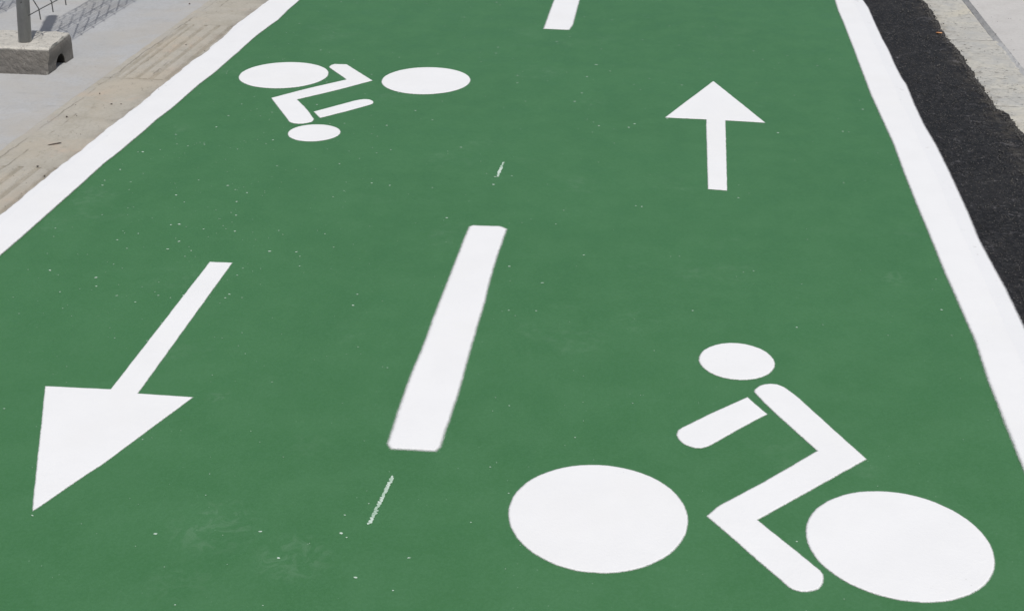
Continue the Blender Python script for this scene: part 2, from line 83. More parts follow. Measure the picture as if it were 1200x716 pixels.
# ---------------------------------------------------------------- node helpers
class NT:
    def __init__(self, name):
        self.m = bpy.data.materials.new(name); self.m.use_nodes = True
        self.t = self.m.node_tree; self.t.nodes.clear()
        self.out = self.n('ShaderNodeOutputMaterial'); self.p = self.n('ShaderNodeBsdfPrincipled')
        self.l(self.p.outputs[0], self.out.inputs[0])
        g = self.n('ShaderNodeNewGeometry'); self.pos = g.outputs['Position']; self.geo = g
    def n(self, k): return self.t.nodes.new(k)
    def l(self, a, b): self.t.links.new(a, b)
    def put(self, v, s):
        if hasattr(v, 'links') or isinstance(v, bpy.types.NodeSocket): self.l(v, s)
        else:
            if isinstance(v, (tuple, list)) and len(v) == 3 and s.type == 'RGBA': v = (*v, 1)
            s.default_value = v
    def scale(self, v, sc):
        m = self.n('ShaderNodeVectorMath'); m.operation = 'MULTIPLY'; self.put(v, m.inputs[0]); m.inputs[1].default_value = sc; return m.outputs[0]
    def noise(self, s, d=4, r=.55, vec=None, dist=0):
        n = self.n('ShaderNodeTexNoise'); n.inputs['Scale'].default_value = s; n.inputs['Detail'].default_value = d
        n.inputs['Roughness'].default_value = r; n.inputs['Distortion'].default_value = dist
        self.put(vec if vec is not None else self.pos, n.inputs['Vector']); return n.outputs[0]
    def vor(self, s, feat='F1', out='Distance', vec=None, rnd=1):
        n = self.n('ShaderNodeTexVoronoi'); n.feature = feat; n.inputs['Scale'].default_value = s; n.inputs['Randomness'].default_value = rnd
        self.put(vec if vec is not None else self.pos, n.inputs['Vector']); return n.outputs[out]
    def ramp(self, f, a, b, lo=0., hi=1., smooth=True):
        n = self.n('ShaderNodeMapRange'); n.interpolation_type = 'SMOOTHSTEP' if smooth else 'LINEAR'
        self.put(f, n.inputs[0]); n.inputs[1].default_value = a; n.inputs[2].default_value = b
        n.inputs[3].default_value = lo; n.inputs[4].default_value = hi; return n.outputs[0]
    def math(self, op, a, b=0., c=0.):
        n = self.n('ShaderNodeMath'); n.operation = op; self.put(a, n.inputs[0]); self.put(b, n.inputs[1]); self.put(c, n.inputs[2]); return n.outputs[0]
    def mix(self, f, a, b, mode='MIX'):
        n = self.n('ShaderNodeMix'); n.data_type = 'RGBA'; n.blend_type = mode
        self.put(f, n.inputs[0]); self.put(a, n.inputs[6]); self.put(b, n.inputs[7]); return n.outputs[2]
    def bump(self, h, st, d, nrm=None):
        n = self.n('ShaderNodeBump'); n.inputs['Strength'].default_value = st; n.inputs['Distance'].default_value = d
        self.put(h, n.inputs['Height'])
        if nrm is not None: self.l(nrm, n.inputs['Normal'])
        return n.outputs[0]
    def near(self, x, y, r, soft=.6):
        """1 inside a soft spot of radius r round the place (x, y) of the ground"""
        n = self.n('ShaderNodeVectorMath'); n.operation = 'DISTANCE'
        self.l(self.scale(self.pos, (1, 1, 0)), n.inputs[0]); n.inputs[1].default_value = (x, y, 0)
        return self.ramp(n.outputs['Value'], r*(1-soft), r, 1, 0)
    def fin(self, col, rough=.8, spec=.3, nrm=None):
        self.put(col, self.p.inputs['Base Color']); self.put(rough, self.p.inputs['Roughness'])
        self.p.inputs['Specular IOR Level'].default_value = spec
        if nrm is not None: self.l(nrm, self.p.inputs['Normal'])
        return self.m

def m_green():
    t = NT('green_road_paint')
    big = t.noise(.9, 4, .6); mid = t.noise(7, 5, .6); fine = t.noise(160, 2, .6)
    streak = t.noise(5, 4, .6, t.scale(t.pos, (1, .22, 1)))
    c = t.mix(t.ramp(big, .3, .7), (.046, .151, .052), (.051, .163, .058))
    c = t.mix(t.ramp(mid, .35, .7, 0, .45), c, (.056, .172, .069))
    c = t.mix(t.ramp(streak, .5, .72, 0, .4), c, (.040, .142, .049))
    # dusty scuffs and dried smears
    dust = t.math('MULTIPLY', t.ramp(t.noise(2.3, 6, .65), .56, .74), t.ramp(t.noise(38, 5, .7), .42, .66, .1, 1))
    c = t.mix(t.math('MULTIPLY', dust, .22), c, (.20, .31, .21))
    ring = None
    for i, (x, y) in enumerate(SCUFFS):
        r = (.12, .10, .07, .09, .07, .09, .05, .09, .04, .09, .08)[i]; k = (1, 1, .6, .6, .8, .5, .8, .5, 1, .5, .3)[i]
        s = t.math('MULTIPLY', t.near(x, y, r), t.ramp(t.noise(22, 5, .7, dist=1.6), .45, .66))
        s = t.math('MULTIPLY', s, k); ring = s if ring is None else t.math('MAXIMUM', ring, s)
    c = t.mix(t.math('MULTIPLY', ring, .17), c, (.22, .33, .23))
    # pin holes and grains of the asphalt under the coat
    pits = t.ramp(t.vor(210), .0, .22, 1, 0)
    pitm = t.math('MULTIPLY', pits, t.ramp(t.noise(45, 3), .5, .66))
    c = t.mix(t.math('MULTIPLY', pitm, .4), c, (.026, .085, .036))
    c = t.mix(t.ramp(fine, .35, .7, 0, .22), c, (.08, .21, .10))
    # fine pale dust grains caught in the texture, denser on the left of the lane
    dg = t.math('MULTIPLY', t.ramp(t.vor(48), .03, .085, 1, 0), t.ramp(t.noise(3.5, 4, .65), .48, .66))
    c = t.mix(t.math('MULTIPLY', dg, .5), c, (.30, .42, .31))
    grain = t.math('ADD', t.math('MULTIPLY', t.noise(130, 3, .6), .7), t.math('MULTIPLY', t.noise(330, 2, .6), .5))
    n = t.bump(grain, .35, .0022); n = t.bump(t.noise(6, 3), .18, .012, n)
    return t.fin(c, t.ramp(mid, .3, .7, .5, .66), .45, n)

def m_white(name, tint=(.785, .785, .772), line=None):
    t = NT(name)
    c = t.mix(t.ramp(t.noise(6, 5, .6), .35, .7, 0, .6), tint, tuple(v*.955 for v in tint))
    c = t.mix(t.ramp(t.noise(1.7, 4, .6), .45, .7, 0, .5), c, (.76, .755, .73))
    sp = t.math('MULTIPLY', t.ramp(t.vor(75), .05, .16, 1, 0), t.ramp(t.noise(9, 3), .62, .70))
    c = t.mix(t.math('MULTIPLY', sp, .45), c, (.42, .42, .40))
    seam = None
    if line:
        # two passes of the line machine: the outer pass is thinner and picked up more dirt
        sx = t.n('ShaderNodeSeparateXYZ'); t.l(t.pos, sx.inputs[0])
        w_ = t.math('ADD', sx.outputs[0], t.math('MULTIPLY', t.noise(2.2, 3), .03))
        seam = t.ramp(w_, line-.003, line+.003)
        if line < 0: seam = t.math('SUBTRACT', 1, seam)
        c = t.mix(t.math('MULTIPLY', seam, .4), c, (.73, .735, .735))
        d = t.math('MULTIPLY', seam, t.ramp(t.noise(26, 6, .75), .60, .70))
        c = t.mix(t.math('MULTIPLY', d, .55), c, (.50, .49, .46))
    n = t.bump(t.math('ADD', t.noise(120, 3, .6), t.math('MULTIPLY', t.noise(320, 2), .5)), .2, .002)
    n = t.bump(t.noise(20, 4, .6), .07, .006, n)
    if seam is not None: n = t.bump(seam, .2, .001, n)
    t.fin(c, .6, .3, n)
    a = t.n('ShaderNodeAttribute'); a.attribute_name = 'spray'
    g = t.math('ADD', t.math('MULTIPLY', t.noise(420, 2, .7), 1.2), t.math('MULTIPLY', t.noise(60, 3, .6), .35))
    # coverage: full on the body of the mark, breaking into droplets over the oversprayed rim
    cov = t.ramp(t.math('SUBTRACT', t.math('MULTIPLY', a.outputs['Fac'], 1.6), t.math('ADD', g, .10)), -.6, .6)
    cov = t.math('MULTIPLY', cov, t.ramp(a.outputs['Fac'], 0, .25))
    cov = t.math('MAXIMUM', cov, t.ramp(a.outputs['Fac'], .80, .999))
    tr = t.n('ShaderNodeBsdfTransparent'); mx = t.n('ShaderNodeMixShader')
    t.l(cov, mx.inputs[0]); t.l(tr.outputs[0], mx.inputs[1]); t.l(t.p.outputs[0], mx.inputs[2]); t.l(mx.outputs[0], t.out.inputs[0])
    return t.m

def m_asphalt():
    t = NT('fresh_black_asphalt')
    sto = t.vor(95, out='Color'); sep = t.n('ShaderNodeSeparateColor'); t.l(sto, sep.inputs[0])
    c = t.mix(t.ramp(sep.outputs[0], .2, 1, 0, .8), (.009, .009, .0095), (.030, .029, .029))
    c = t.mix(t.ramp(t.noise(330, 3, .7), .45, .75, 0, .6), c, (.006, .006, .007))
    c = t.mix(t.ramp(t.noise(3.1, 5, .6), .45, .75, 0, .6), c, (.024, .023, .023))
    sx = t.n('ShaderNodeSeparateXYZ'); t.l(t.pos, sx.inputs[0])
    edge = t.math('MULTIPLY', t.ramp(sx.outputs[0], 1.17, 1.31), t.ramp(t.noise(11, 5, .7), .44, .64))
    c = t.mix(t.math('MULTIPLY', edge, .75), c, (.085, .075, .060))
    gl = t.math('MULTIPLY', t.ramp(t.vor(120), .0, .24, 1, 0), t.ramp(t.noise(26, 4, .7), .50, .62))
    c = t.mix(t.math('MULTIPLY', gl, .85), c, (.28, .27, .26))
    # pale drag marks left by the shovel and shoes
    dr = t.math('MULTIPLY', t.ramp(t.noise(13, 5, .75, t.scale(t.pos, (1, 1.3, 1)), 1.2), .56, .68), t.ramp(t.noise(150, 2, .7), .42, .6))
    c = t.mix(t.math('MULTIPLY', dr, .7), c, (.20, .19, .19))
    h = t.math('ADD', t.vor(105), t.math('MULTIPLY', t.noise(300, 3, .7), .8))
    n = t.bump(h, .8, .004); n = t.bump(t.noise(15, 4, .6), .35, .012, n)
    return t.fin(c, .75, .3, n)

def m_concrete(name, a, b, d, stain=None, bump=.25, pore=.5, streak=False, extra=None):
    t = NT(name)
    c = t.mix(t.ramp(t.noise(1.4, 5, .6), .3, .7), a, b)
    c = t.mix(t.ramp(t.noise(9, 6, .65), .42, .72, 0, .55), c, d)
    c = t.mix(t.ramp(t.noise(70, 4, .7), .4, .75, 0, .35), c, tuple(v*.72 for v in d))
    if stain: c = t.mix(t.ramp(t.noise(2.6, 5, .6, dist=.6), .46, .68, 0, .75), c, stain)
    if streak:
        s = t.noise(17, 6, .75, t.scale(t.pos, (.7, 2.1, 1)), 1.4)
        s = t.math('MULTIPLY', t.ramp(s, .565, .64), t.ramp(t.noise(5, 4, .7), .38, .56))
        c = t.mix(t.math('MULTIPLY', s, .85), c, tuple(v*.42 for v in d))
        c = t.mix(t.math('MULTIPLY', t.ramp(t.noise(7, 4, .6, dist=.8), .48, .62), .5), c, (.40, .40, .38))
    pr = t.math('MULTIPLY', t.ramp(t.vor(60), .03, .13, 1, 0), t.ramp(t.noise(12, 3), .55, .68))
    c = t.mix(t.math('MULTIPLY', pr, pore), c, tuple(v*.4 for v in d))
    if extra: c = extra(t, c)
    h = t.math('ADD', t.noise(60, 5, .7), t.math('MULTIPLY', t.noise(260, 2), .4))
    n = t.bump(h, bump, .005); n = t.bump(t.noise(9, 4), .3, .01, n)
    return t.fin(c, .88, .2, n)

def attr(t, name):
    a = t.n('ShaderNodeAttribute'); a.attribute_name = name; return a.outputs['Fac']
def x_tile(t, c):
    # darker brown in the grooves, orange rust-dust patches, dark grime toward the painted line
    c = t.mix(t.math('MULTIPLY', t.ramp(t.noise(3.4, 5, .65, dist=.5), .55, .70), .5), c, (.47, .375, .29))
    g = t.math('MULTIPLY', attr(t, 'groove'), t.ramp(t.noise(13, 6, .75), .30, .60, .15, 1))
    c = t.mix(t.math('MULTIPLY', g, .48), c, (.20, .175, .13))
    sx = t.n('ShaderNodeSeparateXYZ'); t.l(t.pos, sx.inputs[0])
    wob = t.math('ADD', sx.outputs[0], t.math('MULTIPLY', t.math('SUBTRACT', t.noise(6, 5, .7), .5), .035))
    for cx, m0 in ((-2.292, .46), (-2.352, .40), (-2.19, .56)):
        ln = t.ramp(t.math('ABSOLUTE', t.math('SUBTRACT', wob, cx)), .0, .006, 1, 0)
        c = t.mix(t.math('MULTIPLY', t.math('MULTIPLY', ln, t.ramp(t.noise(5+cx, 4, .7), m0, m0+.12)), .7), c, (.16, .145, .115))
    s = t.noise(19, 6, .75, t.scale(t.pos, (1.6, .7, 1)), .8)
    c = t.mix(t.ramp(s, .56, .68, 0, .5), c, (.24, .22, .175))
    e = t.math('MULTIPLY', t.ramp(sx.outputs[0], -2.16, -2.08), t.ramp(t.noise(8, 5, .7), .38, .6))
    c = t.mix(t.math('MULTIPLY', e, .5), c, (.22, .20, .17))
    f = t.math('MULTIPLY', t.ramp(sx.outputs[0], -2.30, -2.385), t.ramp(t.noise(4, 4, .7), .35, .65))
    return t.mix(t.math('MULTIPLY', f, .6), c, (.37, .36, .335))
def x_joint(t, c):
    # smoother, paler repair mortar in the near stretch of the joint
    sx = t.n('ShaderNodeSeparateXYZ'); t.l(t.pos, sx.inputs[0])
    k = t.ramp(t.math('ADD', sx.outputs[1], t.math('MULTIPLY', t.noise(9, 3), .2)), 6.28, 6.14)
    return t.mix(t.math('MULTIPLY', k, .75), c, (.41, .41, .40))
def x_kerb(t, c):
    sx = t.n('ShaderNodeSeparateXYZ'); t.l(t.pos, sx.inputs[0])
    # asphalt dust trodden onto the stone beside the black strip, grey cement smear along the repair
    k = t.math('MULTIPLY', t.ramp(sx.outputs[0], 1.38, 1.30), t.ramp(t.noise(15, 5, .75), .44, .62))
    c = t.mix(t.math('MULTIPLY', k, .6), c, (.24, .225, .19))
    g = t.math('MULTIPLY', t.ramp(t.math('ADD', sx.outputs[1], t.math('MULTIPLY', sx.outputs[0], .6)), 6.92, 6.6), t.ramp(t.noise(8, 5, .7), .40, .6))
    c = t.mix(t.math('MULTIPLY', g, .6), c, (.40, .40, .375))
    y = t.ramp(t.noise(5.5, 5, .6, dist=.7), .52, .62)
    c = t.mix(t.math('MULTIPLY', y, .35), c, (.56, .53, .44))
    f = t.math('MULTIPLY', t.ramp(t.noise(46, 4, .7, t.scale(t.pos, (.8, 1.5, 1)), .6), .56, .64), t.ramp(t.noise(6, 4, .7), .42, .56))
    return t.mix(t.math("MULTIPLY", f, .95), c, (.13, .125, .11))
def x_slab(t, c):
    # beige dust swept onto the edge of the pavement, grey rubber smudges
    sx = t.n('ShaderNodeSeparateXYZ'); t.l(t.pos, sx.inputs[0])
    e = t.math('MULTIPLY', t.ramp(sx.outputs[0], -2.75, -2.39), t.ramp(t.noise(3.2, 5, .7), .36, .62))
    c = t.mix(t.math('MULTIPLY', e, .55), c, (.40, .37, .32))
    s = t.noise(6, 5, .7, t.scale(t.pos, (.6, 2.2, 1)), .8)
    c = t.mix(t.ramp(s, .62, .72, 0, .5), c, (.27, .265, .25))
    return c
def x_block(t, c):
    sx = t.n('ShaderNodeSeparateXYZ'); t.l(t.pos, sx.inputs[0])
    # pale crust of cement milk and spilt mortar on the upper face
    k = t.math('MULTIPLY', t.ramp(sx.outputs[2], .104, .116), t.ramp(t.noise(24, 5, .75), .22, .5, .35, 1))
    c = t.mix(k, c, (.50, .48, .43))
    s = t.math('MULTIPLY', t.ramp(t.noise(38, 5, .75, dist=.4), .54, .66), .55)
    c = t.mix(s, c, (.11, .10, .088))
    s = t.math('MULTIPLY', t.ramp(t.noise(65, 4, .7), .60, .7), .5)
    c = t.mix(s, c, (.36, .35, .32))
    return t.mix(t.math('MULTIPLY', attr(t, 'slot_shade'), .92), c, (.022, .02, .018))  # deep shade inside the arched slot, painted as near-black colour
def m_metal(name, base, rough=.5, met=.55):
    t = NT(name)
    c = t.mix(t.ramp(t.noise(16, 4, .6, t.scale(t.pos, (1, 1, .25))), .35, .7), base, tuple(v*.78 for v in base))
    t.p.inputs['Metallic'].default_value = met
    return t.fin(c, t.ramp(t.noise(50, 3), .3, .7, rough, rough+.15), .4, t.bump(t.noise(180, 3), .1, .001))
def m_plain(name, a, b, rough=.8, s=40):
    t = NT(name); return t.fin(t.mix(t.ramp(t.noise(s, 4, .6), .35, .65), a, b), rough, .25, t.bump(t.noise(s*4, 3), .3, .001))

M = dict(
    green=m_green(), white=m_white('white_road_paint'), white_left=m_white('left_line_paint', (.775, .775, .765), -2.045), white_right=m_white('right_line_paint', line=.945),
    asphalt=m_asphalt(),
    slab=m_concrete('smooth_pavement_concrete', (.40, .41, .415), (.44, .443, .437), (.36, .357, .345), (.41, .40, .375), .18, .35, False, x_slab),
    tile=m_concrete('dusty_beige_tile', (.40, .375, .315), (.43, .405, .35), (.335, .31, .25), (.42, .375, .30), .3, .6, False, x_tile),
    joint=m_concrete('joint_mortar', (.20, .185, .155), (.24, .22, .19), (.15, .14, .12), None, .4, .4),
    kerb=m_concrete('rough_kerb_concrete', (.49, .475, .42), (.455, .445, .405), (.38, .365, .325), (.52, .485, .39), .6, .8, True, x_kerb),
    rslab=m_concrete('pale_slab_concrete', (.53, .515, .485), (.50, .485, .46), (.45, .435, .405), None, .15, .2),
    rjoint=m_concrete('grey_joint_mortar', (.25, .25, .245), (.29, .29, .28), (.17, .17, .165), None, .6, .9, False, x_joint),
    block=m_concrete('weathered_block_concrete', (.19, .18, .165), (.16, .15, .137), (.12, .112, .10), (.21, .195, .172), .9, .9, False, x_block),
    ground=m_concrete('city_ground', (.30, .29, .27), (.26, .25, .235), (.22, .21, .2), None, .2, .2),
    zinc=m_metal('galvanised_steel', (.36, .37, .375)), wire=m_metal('dark_wire', (.10, .10, .10), .6, .3),
    speck=m_plain('white_paint_drops', (.56, .66, .57), (.34, .48, .36), .6, 25),
    grit=m_plain('loose_asphalt_grains', (.014, .0135, .013), (.13, .125, .115), .85, 170),
    dirt=m_plain('dark_dirt', (.06, .05, .04), (.12, .095, .08), .9, 60),
    orange=m_plain('orange_peel', (.62, .25, .09), (.75, .42, .22), .7, 90),
)

# ---------------------------------------------------------------- painted marks
def jitter(P, amp, s=9, seed=0):
    out = []
    for x, y in P:
        out.append((x + amp*nz(x+seed, y, 3.1, s) + amp*.5*nz(x, y, 7+seed, s*4), y + amp*nz(x, y+seed, 11.7, s) + amp*.5*nz(x, y, 17+seed, s*4)))
    return out
def densify(P, step, closed=True):
    out = []
    n = len(P)
    for i in range(n if closed else n-1):
        a = P[i]; b = P[(i+1) % n]; L = math.dist(a, b); k = max(1, round(L/step))
        out += [(a[0]+(b[0]-a[0])*j/k, a[1]+(b[1]-a[1])*j/k) for j in range(k)]
    if not closed: out.append(P[-1])
    return out
def area(P): return sum(P[i-1][0]*P[i][1]-P[i][0]*P[i-1][1] for i in range(len(P)))/2
def paint(name, P, mat, parent=None, z=.0062, rim=.005, inset=.002, amp=.0006, zout=.0044, origin=None):
    """a coat of road paint with outline P (metres): body, and a rim of overspray feathering into the road"""
    P = jitter(densify(P, .012), amp)
    if area(P) < 0: P = P[::-1]
    n = len(P); N = []
    for i in range(n):
        a = Vector(P[i-1]); b = Vector(P[i]); c = Vector(P[(i+1) % n])
        d1 = (b-a); d2 = (c-b)
        n1 = Vector((d1.y, -d1.x)); n2 = Vector((d2.y, -d2.x))
        n1 = n1.normalized() if n1.length > 1e-7 else n2.normalized(); n2 = n2.normalized() if n2.length > 1e-7 else n1
        m = n1+n2; m = m.normalized() if m.length > 1e-6 else n1
        N.append(m*min(1.6, 1/max(.3, m.dot(n1))))
    inn = [Vector(p)-N[i]*inset for i, p in enumerate(P)]
    out = [Vector(p)+N[i]*rim for i, p in enumerate(P)]
    cx = sum(p[0] for p in P)/n; cy = sum(p[1] for p in P)/n
    if origin is None: origin = (cx, cy)
    ox, oy = origin
    vs = [(p.x-ox, p.y-oy, z) for p in inn] + [(p.x-ox, p.y-oy, zout) for p in out]
    tri = tessellate_polygon([[Vector((p.x, p.y, 0)) for p in inn]])
    fs = []
    for t in tri:
        a, b, c = (inn[i] for i in t)
        s = (b.x-a.x)*(c.y-a.y)-(b.y-a.y)*(c.x-a.x)
        if abs(s) < 1e-12: continue
        fs.append(tuple(t) if s > 0 else (t[0], t[2], t[1]))
    fs += [(i, n+i, n+(i+1) % n, (i+1) % n) for i in range(n)]
    me = mesh(name, vs, fs)
    at = me.attributes.new('spray', 'FLOAT', 'POINT')
    for i in range(n): at.data[i].value = 1.0
    for i in range(n, 2*n): at.data[i].value = 0.0
    o = link(name, me, mat, parent)
    if parent is None: o.location = (ox, oy, 0)
    return o

def cyclist(center, label, parts):
    e = empty('cyclist_symbol', (*center, 0))
    tag(e, label, 'road marking', 'painted cyclist symbols on the cycle lane')
    for name, P, lab in parts:
        o = paint(name, P, M['white'], e, origin=center)
        if lab: o['label'] = lab
    return e

# ================================================================ THE SETTING
def grid(name, x0, x1, y0, y1, z, dx, dy, f=None, skirt=.03):
    nx = max(1, round((x1-x0)/dx)); ny = max(1, round((y1-y0)/dy)); vs = []; fs = []
    for j in range(ny+1):
        for i in range(nx+1):
            x = x0+(x1-x0)*i/nx; y = y0+(y1-y0)*j/ny
            vs.append((x, y, z+(f(x, y, i in (0, nx) or j in (0, ny)) if f else 0)))
    w = nx+1
    for j in range(ny):
        for i in range(nx): fs.append((j*w+i, j*w+i+1, (j+1)*w+i+1, (j+1)*w+i))
    ring = [i for i in range(w)] + [j*w+nx for j in range(1, ny+1)] + [ny*w+i for i in range(nx-1, -1, -1)] + [j*w for j in range(ny-1, 0, -1)]
    b = len(vs)
    for r in ring: vs.append((vs[r][0], vs[r][1], z-skirt))
    m = len(ring)
    for k in range(m): fs.append((ring[k], b+k, b+(k+1) % m, ring[(k+1) % m]))
    return mesh(name, vs, fs)

Y0, Y1 = -6, 60
tag(link('ground', mesh('ground', [(-400, -400, -.06), (400, -400, -.06), (400, 400, -.06), (-400, 400, -.06)], [(0, 1, 2, 3)]), M['ground']), kind='structure')
tag(link('cycle_lane', grid('cycle_lane', -1.995, .905, Y0, Y1, .004, 3, 3, None, .05), M['green']), kind='structure')

# black asphalt infill along the lane, its far edge broken and grainy
ke = [(KERB_EDGE[0][0]+.01, -6), (1.34, 0), (1.325, 2.2), (1.34, 3.6), (1.335, 4.3)] + KERB_EDGE + [(1.29, 7.6), (1.30, 9), (1.285, 12), (1.3, 30), (1.3, 60)]
ked = []
for (a, b) in zip(ke, ke[1:]):
    L = b[1]-a[1]; st = .006 if 3.5 < b[1] < 8 else (.05 if b[1] < 13 else 1.); k = max(1, round(L/st))
    for j in range(k):
        y = a[1]+L*j/k; x = a[0]+(b[0]-a[0])*j/k
        ked.append((x + .010*nz(x, y, 0, 14) + .008*nz(x, y, 5, 60) + .005*nz(x, y, 9, 150), y))
vs = []; fs = []
for i, (x, y) in enumerate(ked):
    vs += [(.905, y, .004), (x-.03, y, .009), (x-.004, y, .011), (x, y, .002+.003*random.random()), (x+.003, y, -.02)]
    if i:
        for k in range(4): fs.append(((i-1)*5+k, (i-1)*5+k+1, i*5+k+1, i*5+k))
tag(link('asphalt_strip', mesh('asphalt_strip', vs, fs), M['asphalt']), kind='structure')

# left: ridged tile band, then smooth pavement
tag(link('pavement_left', grid('pavement_left', -14, -2.3865, Y0, Y1, .003, 4, 4, None, .05), M['slab']), kind='structure')
band = tag(link('tile_band', grid('tile_band', -2.388, -1.995, Y0, Y1, -.004, 2, 3, None, .04), M['joint']), kind='structure')
def tile_mesh(ribbed, L, seed):
    # cross-section over x: grooves 3 mm deep every 63 mm, worn edges
    x0, x1 = -2.384, -1.998
    if ribbed:
        prof = [(x0, -.002), (x0+.003, .001)]
        for gx in (-2.335, -2.300, -2.238, -2.174, -2.108, -2.045):
            w = .008 if gx != -2.300 else .003
            prof += [(gx-w-.005, .0012), (gx-w, -.0045), (gx+w, -.0045), (gx+w+.005, .0012)]
        prof += [(x1-.003, .001), (x1, -.002)]
        ny = 22
    else:
        prof = [(x0, -.002), (x0+.003, 0.0)] + [(x0+.003+(x1-x0-.006)*i/8, 0.0) for i in range(1, 8)] + [(x1-.003, 0.0), (x1, -.002)]
        ny = 12
    prof.sort(); vs = []; fs = []; w = len(prof)
    for j in range(ny+1):
        y = L*j/ny
        for x, z in prof:
            e = -.0003 if j in (0, ny) else 0
            wear = .0011*nz(x, y+seed, 0, 11)+.0008*nz(x, y+seed, 3, 45)
            vs.append((x+(.0012*nz(y+seed, x, 4, 30) if x not in (x0, x1) else 0), y, z+e+wear))
    for j in range(ny):
        for i in range(w-1): fs.append((j*w+i, j*w+i+1, (j+1)*w+i+1, (j+1)*w+i))
    b = len(vs); ring = list(range(w)) + [j*w+w-1 for j in range(1, ny+1)] + [ny*w+i for i in range(w-2, -1, -1)] + [j*w for j in range(ny-1, 0, -1)]
    for r in ring: vs.append((vs[r][0], vs[r][1], -.03))
    for k in range(len(ring)): fs.append((ring[k], b+k, b+(k+1) % len(ring), ring[(k+1) % len(ring)]))
    me = mesh('tile', vs, fs); me.materials.append(M['tile'])
    at = me.attributes.new('groove', 'FLOAT', 'POINT')
    for i in range(b): at.data[i].value = 1.0 if (prof[i % w][1] < -.003 and i % w not in (0, w-1)) else (.3 if i//w in (0, ny) else 0.)
    return me
rib_meshes = [tile_mesh(True, .4415, s) for s in (0, 5.3, 9.1)]; flat_meshes = [tile_mesh(False, .5205, s) for s in (2.2, 7.7, 12.4)]
fill = grid('joint_fill', -2.393, -2.377, 1, 12, .0033, .004, .02, lambda x, y, e: .0018*nz(x, y, 0, 9)+.0008*nz(x, y, 0, 40)-(.002 if e else 0), .01)
fill.materials.append(M['tile']); link('joint_fill', fill, None, band)
y = 3.085-1.93*2
k = 0
while y < 16:
    # one flat pair and one ribbed pair make 1.93 m
    for kind, L in (('r', .443), ('r', .443), ('f', .522), ('f', .522)):
        me = (rib_meshes if kind == 'r' else flat_meshes)[k % 3]
        o = link('tile', me, None, band, (0, y, .0015*nz(k*3.7, 0, 0, 1)+.0035)); k += 1
        y += L + .002*0
    y += 0

# right: kerb stones, mortar joint, pale slabs
kerb = tag(link('kerb', grid('kerb', 1.20, 1.53, Y0, Y1, -.014, 2, 3, None, .03), M['rjoint']), kind='structure')
def kerb_stone(L, seed, rough):
    def f(x, y, e):
        h = .0012*nz(x, y+seed, 0, 20)
        if rough: h += .0032*nz(x*.8, y*1.3+seed, 0, 9)+.0016*nz(x, y*1.3+seed, 0, 38)
        return h-(.003 if e else 0)
    return grid('kerb_stone', 1.21, 1.497 if not rough else 1.512, 0, L, -.001, .012, .012, f, .03)
ks = [kerb_stone(.994, 0, False), kerb_stone(.994, 4, True), kerb_stone(.994, 8, True)]
for m_ in ks: m_.materials.append(M['kerb'])
for i in range(-6, 12):
    o = link('kerb_stone', ks[0] if i >= 0 else ks[1 + i % 2], None, kerb, (0, 6.118+i, 0))
# mortar bead squeezed out of the long joint
def bead(x, y, e): return .003*nz(x, y, 0, 25)+.0025*nz(x, y, 3, 70)
jm = grid('mortar_joint', 1.4978, 1.5308, -1, 12, -.0035, .005, .02, bead, .02); jm.materials.append(M['rjoint'])
link('mortar_joint', jm, None, kerb)
pr = tag(link('pavement_right', grid('pavement_right', 1.529, 9, Y0, Y1, -.012, 3, 4, None, .04), M['rjoint']), kind='structure')
ps = grid('paving_slab', 1.531, 3.0, 0, 1.993, -.001, .05, .05, lambda x, y, e: .0012*nz(x, y, 0, 5)-(.002 if e else 0), .03)
ps.materials.append(M['rslab'])
for i in range(-3, 6): link('paving_slab', ps, None, pr, (0, 4.96+2*i, 0))
for i in range(-3, 6): link('paving_slab', ps, None, pr, (1.475, 4.96+2*i, 0))

# ================================================================ MARKINGS
def ext(P, lo, hi, base, amp=.006):
    a = []; y = lo
    while y < P[0][1]-.25: a.append((base+amp*nz(base, y, 2, .9)+(P[0][0]-base)*max(0, 1-(P[0][1]-y)/1.5), y)); y += .3
    b = []; y = P[-1][1]+.3
    while y < hi: b.append((base+amp*nz(base, y, 2, .9), y)); y += .3
    return a+list(P)+b
LI = ext(LEFT_IN, -3, 20, -1.94); LO = ext(LEFT_OUT, -3, 20, -2.085)
LO = [(x+.004*nz(x, y, 1, 18)+.0035*nz(x, y, 4, 50), y) for x, y in densify(LO, .02, False)]
RI = ext(RIGHT_IN, -3, 20, .834); RO = ext(RIGHT_OUT, -3, 20, .976)
e = tag(paint('edge_line', LI+LO[::-1], M['white_left'], None, .0092, .008, .003, .0015, .0062), 'solid white edge line with ragged outer side lapping over beige ridged tiles', 'road marking', 'solid white lines along the cycle lane')
e = tag(paint('edge_line', RI+RO[::-1], M['white_right'], None, .0074, .013, .003, .0008, .0058), 'solid white edge line between green lane and black asphalt strip', 'road marking', 'solid white lines along the cycle lane')
tag(paint('lane_dash', DASH_A, M['white'], None, .0062, .013, .003, .0006), 'long white centre dash, whole and nearest, between the two direction arrows', 'road marking', 'white dashes along the lane centre')
tag(paint('lane_dash', DASH_B, M['white'], None, .0062, .013, .003, .0006), 'white centre dash farther off beyond the cyclist wheels, cut by top of photo', 'road marking', 'white dashes along the lane centre')
tag(paint('direction_arrow', ARROW_A, M['white'], None, .0062, .005, .001, .0005), 'white painted arrow pointing away up the right-hand side of green lane', 'road marking', 'painted direction arrows')
tag(paint('direction_arrow', ARROW_B, M['white'], None, .0062, .005, .001, .0005), 'white painted arrow with big head pointing back down left-hand side of lane', 'road marking', 'painted direction arrows')
